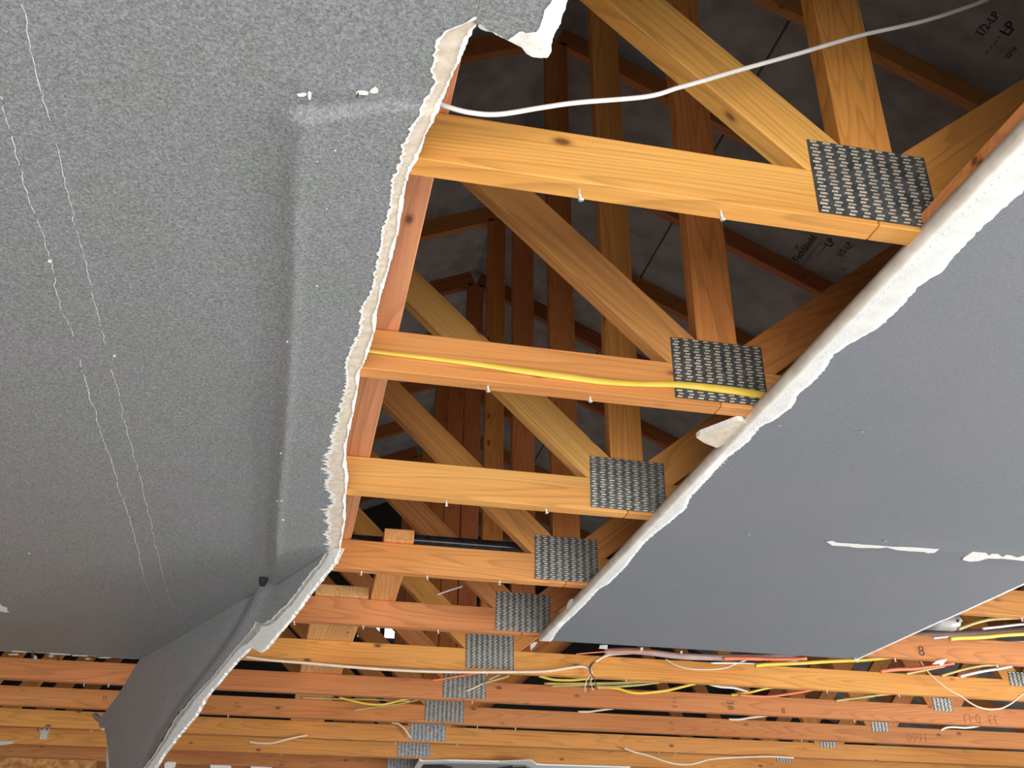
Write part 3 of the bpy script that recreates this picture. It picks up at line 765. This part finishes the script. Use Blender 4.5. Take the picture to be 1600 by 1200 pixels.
# body of the board and its white broken borders
bm = bmesh.new(); prism(bm, [Vector((XB+.004, YF+.02, Z0+.002)), Vector((XE-.002, YF+.02, Z0+.002)), Vector((XE-.002, YF2-.002, Z0+.002)), Vector((XB+.004, YF2-.002, Z0+.002))], Vector((0, 0, .0102)))
bmesh.ops.recalc_face_normals(bm, faces=bm.faces); child('back_paper', bm, BEIGE, rs)
bm = bmesh.new(); r = random.Random(15); prev = None
for i in range(150):
    x = XB+.01+(XE-XB-.01)*i/149; j = r.uniform(0, .0016); a = .006 if 1.0 < x < 1.06 and False else 0
    cur = [bm.verts.new((x, YF2-.009-r.uniform(0, .002), Z0-.0004)), bm.verts.new((x, YF2+j, Z0+.0015)), bm.verts.new((x, YF2+j, Z0+.0115))]
    if prev:
        for k in range(2): bm.faces.new((prev[k], prev[k+1], cur[k+1], cur[k]))
    prev = cur
prev = None
for i in range(260):
    y = YF2-(YF2+1.2)*i/259; j = r.uniform(0, .0018); s = .004 if y < 2.98 else 0
    cur = [bm.verts.new((XE-.010-r.uniform(0, .0015)+s, y, Z0-.0004)), bm.verts.new((XE+j+s, y, Z0-.0002)), bm.verts.new((XE+j+s, y, Z0+.012))]
    if prev:
        for k in range(2): bm.faces.new((prev[k], prev[k+1], cur[k+1], cur[k]))
    prev = cur
bmesh.ops.recalc_face_normals(bm, faces=bm.faces); child('broken_border', bm, WHITE, rs)
zt = Z0-.0030
def patch(px, nm, sd=0, lift=.004, m=WHITE):
    r = random.Random(sd); bm = bmesh.new()
    P = [onZ(a, b, zt) for a, b in dens(px+[px[0]], .5, 6, sd)[:-1]]
    prism(bm, P, Vector((0, 0, -.0009))); bmesh.ops.recalc_face_normals(bm, faces=bm.faces); return child(nm, bm, m, rs)
patch([(1291,846),(1300,845),(1306,848),(1320,849),(1340,850),(1352,851),(1382,853),(1395,854),(1420,855),(1440,856),(1467,858),(1460,863),(1450,864),(1443,862),(1425,861),(1400,859),(1385,855),(1370,856),(1345,856),(1320,853),(1300,852)], 'torn_tape', 3)
patch([(1504,872),(1511,867),(1519,862),(1540,864),(1545,868),(1550,865),(1560,866),(1566,870),(1572,867),(1580,868),(1588,871),(1600,868),(1625,869),(1625,878),(1600,876),(1570,873),(1545,872),(1530,876),(1515,877),(1505,875)], 'torn_tape', 5)
patch([(937,1008),(950,1008),(949,1014),(936,1013)], 'bare_or_glint_patch', 6)
patch([(1001,1012),(1005,1012),(1004,1017),(1001,1016)], 'bare_or_glint_patch', 7); patch([(1063,1017),(1067,1017),(1066,1022),(1063,1021)], 'bare_or_glint_patch', 8)
patch([(1335,1028),(1340,1030),(1341,1035),(1337,1034)], 'bare_or_glint_patch', 9)
for i, (a, b) in enumerate([(1218,665),(1383,845),(1183,673),(1170,835),(1347,675)]): patch(blob(a, b, 2.2, 1.2, i), 'bare_or_glint_patch', 20+i, m=GREYP)
patch([(828,1007),(835,1003),(840,1004),(836,1009),(829,1016)], 'dangling_shred', 22)
patch([(886,942),(890,937),(895,935),(896,941),(891,949),(885,952)], 'bead_scuff', 23, m=GREYP)

bm = bmesh.new()
prism(bm, [Vector((a, b, Z0)) for a, b in [(XE+.012, YF), (XR, YF), (XR, 4.6), (4.05, 4.6), (2.75, 2.9), (2.36, 2.42), (XE+.012, 2.42)]], Vector((0, 0, .012)))  # unseen ceiling, outline extended to keep the side light out of the attic
bmesh.ops.recalc_face_normals(bm, faces=bm.faces); tag(obj('ceiling', bm, SPAINT), kind='structure')
# loose triangular chip behind the bead
ch = [(1088,684),(1094,679),(1152,657),(1160,658),(1172,668),(1150,688),(1120,700),(1100,692)]
P = [onZ(a, b, H-.0115) for a, b in ch]
bm = bmesh.new(); prism(bm, P, Vector((0, 0, .0105)), 0, 1); bmesh.ops.recalc_face_normals(bm, faces=bm.faces)
o = obj('drywall_chip', bm, None, mats=[BEIGE, WHITE]); tag(o, 'small triangular drywall chip wedged behind the corner bead below the second chord', 'drywall chip')

# drywall remnants on the far wall line
rm = empty('drywall_fragment', (1.5, 6.8, Z0), 'far drywall remnant with white border and black patches at bottom centre', 'drywall fragment')
zz = Z0
def rem_poly(px, z, nm, m, th=.010, par=rm, side=None):
    bm = bmesh.new(); prism(bm, [onZ(a, b, z) for a, b in px], Vector((0, 0, th))); bmesh.ops.recalc_face_normals(bm, faces=bm.faces)
    return child(nm, bm, m, par)
rem_poly([(655,1188),(660,1190),(700,1189),(780,1191),(830,1189),(838,1195),(850,1196),(985,1200),(984,1212),(640,1212)], Z0, 'white_border', WHITE)
rem_poly([(662,1194),(700,1193),(820,1195),(835,1202),(975,1205),(975,1212),(650,1212)], Z0-.001, 'painted_face', PAINT, .0006)
rem_poly([(662,1195),(690,1195),(706,1198),(712,1206),(655,1206)], Z0-.002, 'black_patch', BLACK, .0006)  # black shapes laid flat over the grey face
rem_poly([(775,1200),(800,1196),(802,1199),(822,1198),(822,1206),(775,1206)], Z0-.002, 'black_patch', BLACK, .0006)
for i, (px, lb) in enumerate([([(257,1193),(262,1190),(275,1191),(274,1198),(268,1202),(257,1200)], 'small white drywall scrap stuck to the eleventh chord right beside the hanging flap'),
                              ([(328,1195),(360,1196),(364,1204),(330,1204)], 'pale rectangular drywall scrap stuck in the middle of three on the eleventh chord'),
                              ([(392,1197),(425,1199),(425,1206),(392,1205)], 'pinkish white drywall scrap on the eleventh chord, rightmost of three at lower left'),
                              ([(1572,1196),(1585,1193),(1620,1196),(1620,1206),(1572,1206)], 'white drywall scrap at the bottom right picture corner')]):
    bm = bmesh.new(); prism(bm, [onY(a, b, T(11)-.008) for a, b in px], Vector((0, .007, 0))); bmesh.ops.recalc_face_normals(bm, faces=bm.faces)
    tag(obj('drywall_scrap', bm, WHITE), lb, 'drywall scrap')
for i, (px, lb) in enumerate([([(-10,1159),(5,1158),(22,1158),(20,1162),(5,1164),(-10,1164)], 'grey metal strip under a far chord at the left picture edge')]):
    bm = bmesh.new(); prism(bm, [onY(a, b, T(10)-.004) for a, b in px], Vector((0, .003, 0))); bmesh.ops.recalc_face_normals(bm, faces=bm.faces)
    tag(obj('metal_strip', bm, SCREWM), lb, 'metal strip')

# ------------------------------------------------------------------ pipe, cables, small things
pp = empty('black_pipe', (.4, 3.05, 1.085+CZ), 'black plastic pipe lying behind the fourth chord near its plate', 'pipe')
bm = bmesh.new(); n_ = 150; pts = []; prev = None
for i in range(n_+1):
    x = .305+(1.6-.305)*i/n_; rad = .0180+(.0009 if i % 2 else 0)
    ring = [bm.verts.new((x, 3.05+rad*math.cos(a), 1.0845+CZ+rad*math.sin(a))) for a in [k*math.pi/8 for k in range(16)]]
    if prev:
        for k in range(16): bm.faces.new((prev[k], prev[(k+1) % 16], ring[(k+1) % 16], ring[k]))
    else: bm.faces.new(ring)
    prev = ring
bm.faces.new(prev[::-1]); bmesh.ops.recalc_face_normals(bm, faces=bm.faces); child('corrugated_tube', bm, PIPEM, pp, True)
bm = bmesh.new(); tube(bm, [(.305, 3.05, 1.0845+CZ), (.335, 3.05, 1.0845+CZ)], .0195, 16, 1, 1); child('coupling', bm, PIPEM, pp, True)
bm = bmesh.new(); tube(bm, [(-.5, 3.05, 1.077+CZ), (.31, 3.05, 1.077+CZ)], .011, 12, 1, 1); child('smooth_tube', bm, PIPEM, pp, True)

def cable(px, y, r, m, label, group=None, name='electrical_cable', flat=1.0, cat='cable'):
    ylist = y if isinstance(y, (list, tuple)) else [y]*len(px)
    bm = bmesh.new(); tube(bm, [onY(a, b, yy) for (a, b), yy in zip(px, ylist)], r, 8, flat, 6)
    bmesh.ops.recalc_face_normals(bm, faces=bm.faces)
    return tag(obj(name, bm, m, None, True), label, cat, group)
def lerpl(a, b, n): return [a+(b-a)*i/(n-1) for i in range(n)]
cable([(672,152),(684,160),(700,167),(735,176),(780,178.5),(850,167.5),(905,160),(1010,151),(1060,137),(1100,126),(1150,111),(1200,97),(1250,83),(1300,68),(1350,54),(1400,43),(1450,31),(1500,15),(1540,0),(1575,-18)], 1.0, .0034,
      JWHITE, 'long white cable swooping across the top of the opening in front of the nearest webs')
n_ = 11
cable([(560,546),(600,551),(700,563),(760,571),(820,580),(880,588),(940,596),(1000,600),(1060,601),(1120,607),(1165,613),(1200,619)], T(2)-.0045, [.0046,.0046,.0054,.0062,.0072,.0078,.0074,.0064,.0074,.0092,.0092,.0092], JYELL,
      'flat yellow cable stapled along the second truss chord', flat=.42)
G1 = 'cables strung through the far trusses'
a = T(6)-.02
cable([(383,1026),(420,1031),(480,1036),(560,1043),(650,1048.5),(720,1050),(790,1050),(850,1049),(885,1044),(905,1041.5),(915,1043),(923,1049),(924.5,1056)], a, .0060, JCREAM, 'cream cable running along the sixth truss chord to loose wire ends', G1)
a2 = T(6)-.025
cable([(1012,1017),(990,1020),(960,1022),(945,1025),(930,1034)], a2, .0055, JCREAM, 'short cream cable curving down to the loose wire ends below the right panel', G1)
lw = empty('loose_wires', onY(923, 1060, a2), 'bundle of stripped loose wire ends hanging at the sixth chord below right panel', 'wires')
for i, (pts, m) in enumerate([([(929,1034),(924,1040),(922,1048),(925,1054),(928,1060)], WIREDK), ([(926,1035),(921,1042),(922,1048)], WIREDK), ([(927,1036),(923,1042),(924,1052),(917,1062),(914.5,1070),(914,1080)], JCREAM),
                           ([(924,1050),(922,1058),(919,1068),(920.5,1082)], WIREDK), ([(925,1056),(923,1066),(925,1074),(926.5,1079)], JCREAM), ([(928,1058),(931,1068),(933.5,1078)], WIREDK)]):
    bm = bmesh.new(); tube(bm, [onY(p[0], p[1], a2-.004+.001*i) for p in pts], .0022, 6, 1, 4); child('wire', bm, m, lw, True)
g2 = T(7)-.10; g1 = T(6)-.12; gg = T(5)-.13
cable([(842,1056),(860,1061),(875,1062.5),(895,1062.5),(917,1060.5),(935,1059)], g2, .0062, JYELL, 'yellow cable sagging under the sixth chord left of the loose wires', G1)
cable([(850,1068),(900,1068),(960,1067),(1000,1065),(1035,1065)], g2+.02, .0055, JOLIVE, 'dusty yellow cable in gap behind the loose wires', G1)
cable([(930,1073),(960,1073),(1000,1070),(1030,1066)], g2+.03, .0055, JOLIVE, 'olive cable low in gap below the sixth chord right of the loose wires', G1)
cable([(860,1072),(900,1071),(960,1069),(1020,1068)], g2+.05, .0045, JOLIVE, 'thin dark olive cable at the back of the gap behind the loose wires', G1)
cable([(932,1074),(948,1074),(965,1076),(982,1081),(998,1083),(1015,1082),(1040,1079),(1062,1074),(1086,1068)], T(7)-.03, .0068, JYELL, 'bright yellow cable drooping over the seventh chord top at bottom centre', G1)
cable([(1108,1069),(1125,1073),(1148,1075),(1168,1081)], g2, .006, JWHITE, 'short white cable under the sixth chord ending above the stamped 38', G1)
cable([(1142,1086),(1170,1082),(1195,1076),(1215,1073),(1240,1067)], g2, .0062, JYELL, 'yellow cable rising to the right above the stamped 38', G1)
cable([(1155,1086),(1180,1088),(1205,1088),(1240,1083),(1268,1078),(1300,1070)], g2-.02, .0062, JRED, 'orange red cable in the gap between sixth and seventh chords', G1)
cable([(1305,1095),(1335,1091),(1365,1087),(1393,1084)], g2, .0058, JOLIVE, 'dusty yellow cable slanting above the seventh chord at lower right', G1)
cable([(1318,1091),(1345,1090),(1365,1088)], g2+.02, .0045, JYELL, 'thin yellow cable touching seventh chord top at lower right', G1)
# dusty pink bundle resting on the chords
cable([(945,1018),(985,1017),(1020,1020),(1060,1025),(1110,1027),(1160,1027),(1210,1026),(1290,1012),(1360,998),(1425,991),(1500,989),(1560,986),(1640,981)], lerpl(T(5)+.27, T(5)+.10, 13), .0125, JLAV, 'thick dusty pink cable bundle behind the far border of the right panel', G1)
cable([(900,1022),(950,1018),(1000,1017),(1040,1020),(1090,1022)], T(5)+.23, .0026, JRED, 'thin red cable just under the far border of the right panel', G1)
cable([(1130,1029),(1150,1028.5),(1180,1029),(1215,1030),(1260,1029)], T(5)+.16, .0065, JRED, 'short red cable beside the dusty pink bundle', G1)
cable([(1040,1030),(1057,1040),(1080,1045),(1105,1046),(1130,1044),(1150,1037),(1172,1029)], T(6)-.03, .0035, JCREAM, 'thin cream loop hanging in front of the sixth chord below right panel', G1)
cable([(1180,1040),(1200,1038),(1250,1036),(1300,1033),(1350,1031),(1390,1027)], T(5)+.30, .0078, JYELL, 'bright yellow cable under the corner of the right panel', G1)
cable([(1110,1036),(1150,1036),(1190,1037),(1230,1034),(1255,1029)], T(5)+.33, .004, JWHITE, 'thin white cable under the corner of the right panel', G1)
cable([(1375,1049),(1400,1046),(1425,1045),(1450,1042),(1465,1040),(1490,1036)], T(5)+.25, .0078, JRED, 'orange red cable behind the fifth chord above the white loop', G1)
cable([(1415,1053),(1435,1049),(1455,1045),(1475,1041)], T(5)+.3, .005, JOLIVE, 'dusty yellow cable under the orange red cable at lower right', G1)
cable([(1470,1056),(1490,1050),(1512,1044),(1535,1040),(1560,1038)], T(5)+.40, .0062, JOLIVE, 'olive cable right of the white paper scrap under the fifth chord', G1)
cable([(1500,1057),(1520,1052),(1540,1048),(1560,1045),(1580,1041)], T(5)+.22, .0058, JWHITE, 'white cable slanting up at lower right below the fifth chord', G1)
cable([(1484,998),(1500,996.5),(1521,996),(1545,994.5),(1568,992),(1620,989)], T(4)+.45, .0085, JYELL, 'bright yellow cable lying on the fifth chord at right picture edge', G1)
cable([(1458,997),(1475,995),(1495,993),(1510,993)], T(4)+.48, .0045, JWHITE, 'short white cable end beside the bright yellow cable at right', G1)
cable([(1497,983),(1510,978),(1524,973),(1545,968),(1570,966),(1620,964)], T(4)+.2, .0062, JOLIVE, 'olive cable bending out from the grey metal can', G1)
cable([(1535,982),(1560,979.5),(1580,977),(1600,975),(1640,973)], T(4)+.3, .0048, JWHITE, 'thin white cable above the dusty pink bundle at right', G1)
cable([(1560,1004),(1580,1003),(1620,1001)], T(5)+.15, .0045, JWHITE, 'thin white cable behind fifth chord at the right picture edge', G1)
cable([(1438,1033),(1444,1042),(1450,1050),(1461,1061),(1472,1070),(1486,1080),(1500,1087),(1514,1097),(1527,1104),(1542,1108),(1555,1108),(1565,1106.5),(1575,1102),(1584,1096),(1592,1089),(1604,1080)], T(6)-.06, .0036, JCREAM, 'thin cream wire drooping in big loop at lower right', G1)
cable([(975,1169),(988,1174),(1003,1178),(1020,1183),(1040,1190),(1060,1194),(1080,1194),(1096,1190),(1112,1186),(1150,1183.5),(1200,1182),(1240,1184)], T(9)-.03, .0055, JCREAM, 'cream cable drooping under the far chords at bottom centre', G1)
cable([(612,1129),(622,1131),(630,1137),(637,1146),(641,1153)], T(9)-.02, .006, JCREAM, 'short cream cable curling down to the ninth connector plate', G1)
cable([(390,1159),(405,1161),(425,1161),(445,1156),(467,1151),(480,1149)], T(9)-.02, .0055, JCREAM, 'short cream cable bowed under the far chords at lower left centre', G1)
cable([(530,1090),(555,1096),(575,1100),(600,1100.5),(630,1093),(650,1091)], T(8)-.10, .0055, JYELL, 'yellow cable in the gap between seventh and eighth chords', G1)
cable([(552,1110),(587,1105),(625,1099.5),(655,1093)], T(8)-.03, .0040, JOLIVE, 'thin dusty cable crossing the eighth chord at lower left centre', G1)
cable([(470,1090),(520,1092),(580,1093),(640,1096)], T(8)-.08, .0040, JOLIVE, 'olive cable deep between seventh and eighth chords', G1)
cable([(675,1063),(690,1061),(712,1057),(735,1053.5),(755,1050)], T(7)-.04, .0055, JRED, 'red cable crossing the seventh connector plate', G1)
cable([(728,1080),(742,1074),(756,1067),(768,1060),(780,1054)], T(7)-.05, .0035, JCREAM, 'thin cream wire slanting over the seventh connector plate', G1)
cable([(756,1067),(775,1062),(795,1056)], T(7)-.08, .0060, JOLIVE, 'olive cable stub right of the seventh connector plate', G1)
cable([(903,1112),(920,1112),(935,1110),(958,1107)], T(8)-.05, .0055, JCREAM, 'short cream cable between seventh and eighth chords below loose wires', G1)
cable([(1138,1124),(1155,1124),(1175,1121),(1200,1118)], T(8)-.05, .006, JCREAM, 'short cream cable in the gap below the stamped 38', G1)
cable([(1470,1141),(1478,1137),(1490,1136),(1510,1137),(1530,1134),(1545,1131)], T(8)-.05, .006, JWHITE, 'short white cable in the gap above the handwritten 1660', G1)
cable([(683,929),(700,923),(722,916)], T(5)+.25, .0035, JWHITE, 'thin white wire crossing between webs below the fourth chord', G1)
# paper scrap, can
sp = [(1456,1038),(1463,1033),(1470,1031),(1480,1030),(1477,1034),(1473,1039),(1470,1041),(1467,1037),(1462,1038)]
bm = bmesh.new(); prism(bm, [onY(a, b, T(5)-.004) for a, b in sp], Vector((0, -.0012, 0))); bmesh.ops.recalc_face_normals(bm, faces=bm.faces)
tag(obj('paper_scrap', bm, WHITE), 'small white torn paper scrap stuck under the fifth chord at lower right', 'paper scrap')
can = empty('light_housing', onY(1478, 975, T(4)+.25), 'grey metal lamp housing behind the corner of the right panel', 'lamp housing')
p = onY(1476, 969, T(4)+.25)
bm = bmesh.new(); tube(bm, [(p.x-.09, p.y, p.z-.005), (p.x+.03, p.y, p.z-.003), (p.x+.045, p.y, p.z-.003)], [(.034), .034, .022], 20, 1, 2); child('can_body', bm, CANM, can, True)
bm = bmesh.new(); q = onY(1496, 970, T(4)+.203); tube(bm, [q, q+Vector((0, -.003, 0))], .005, 8, 1, 1); child('knockout', bm, BLACK, can)
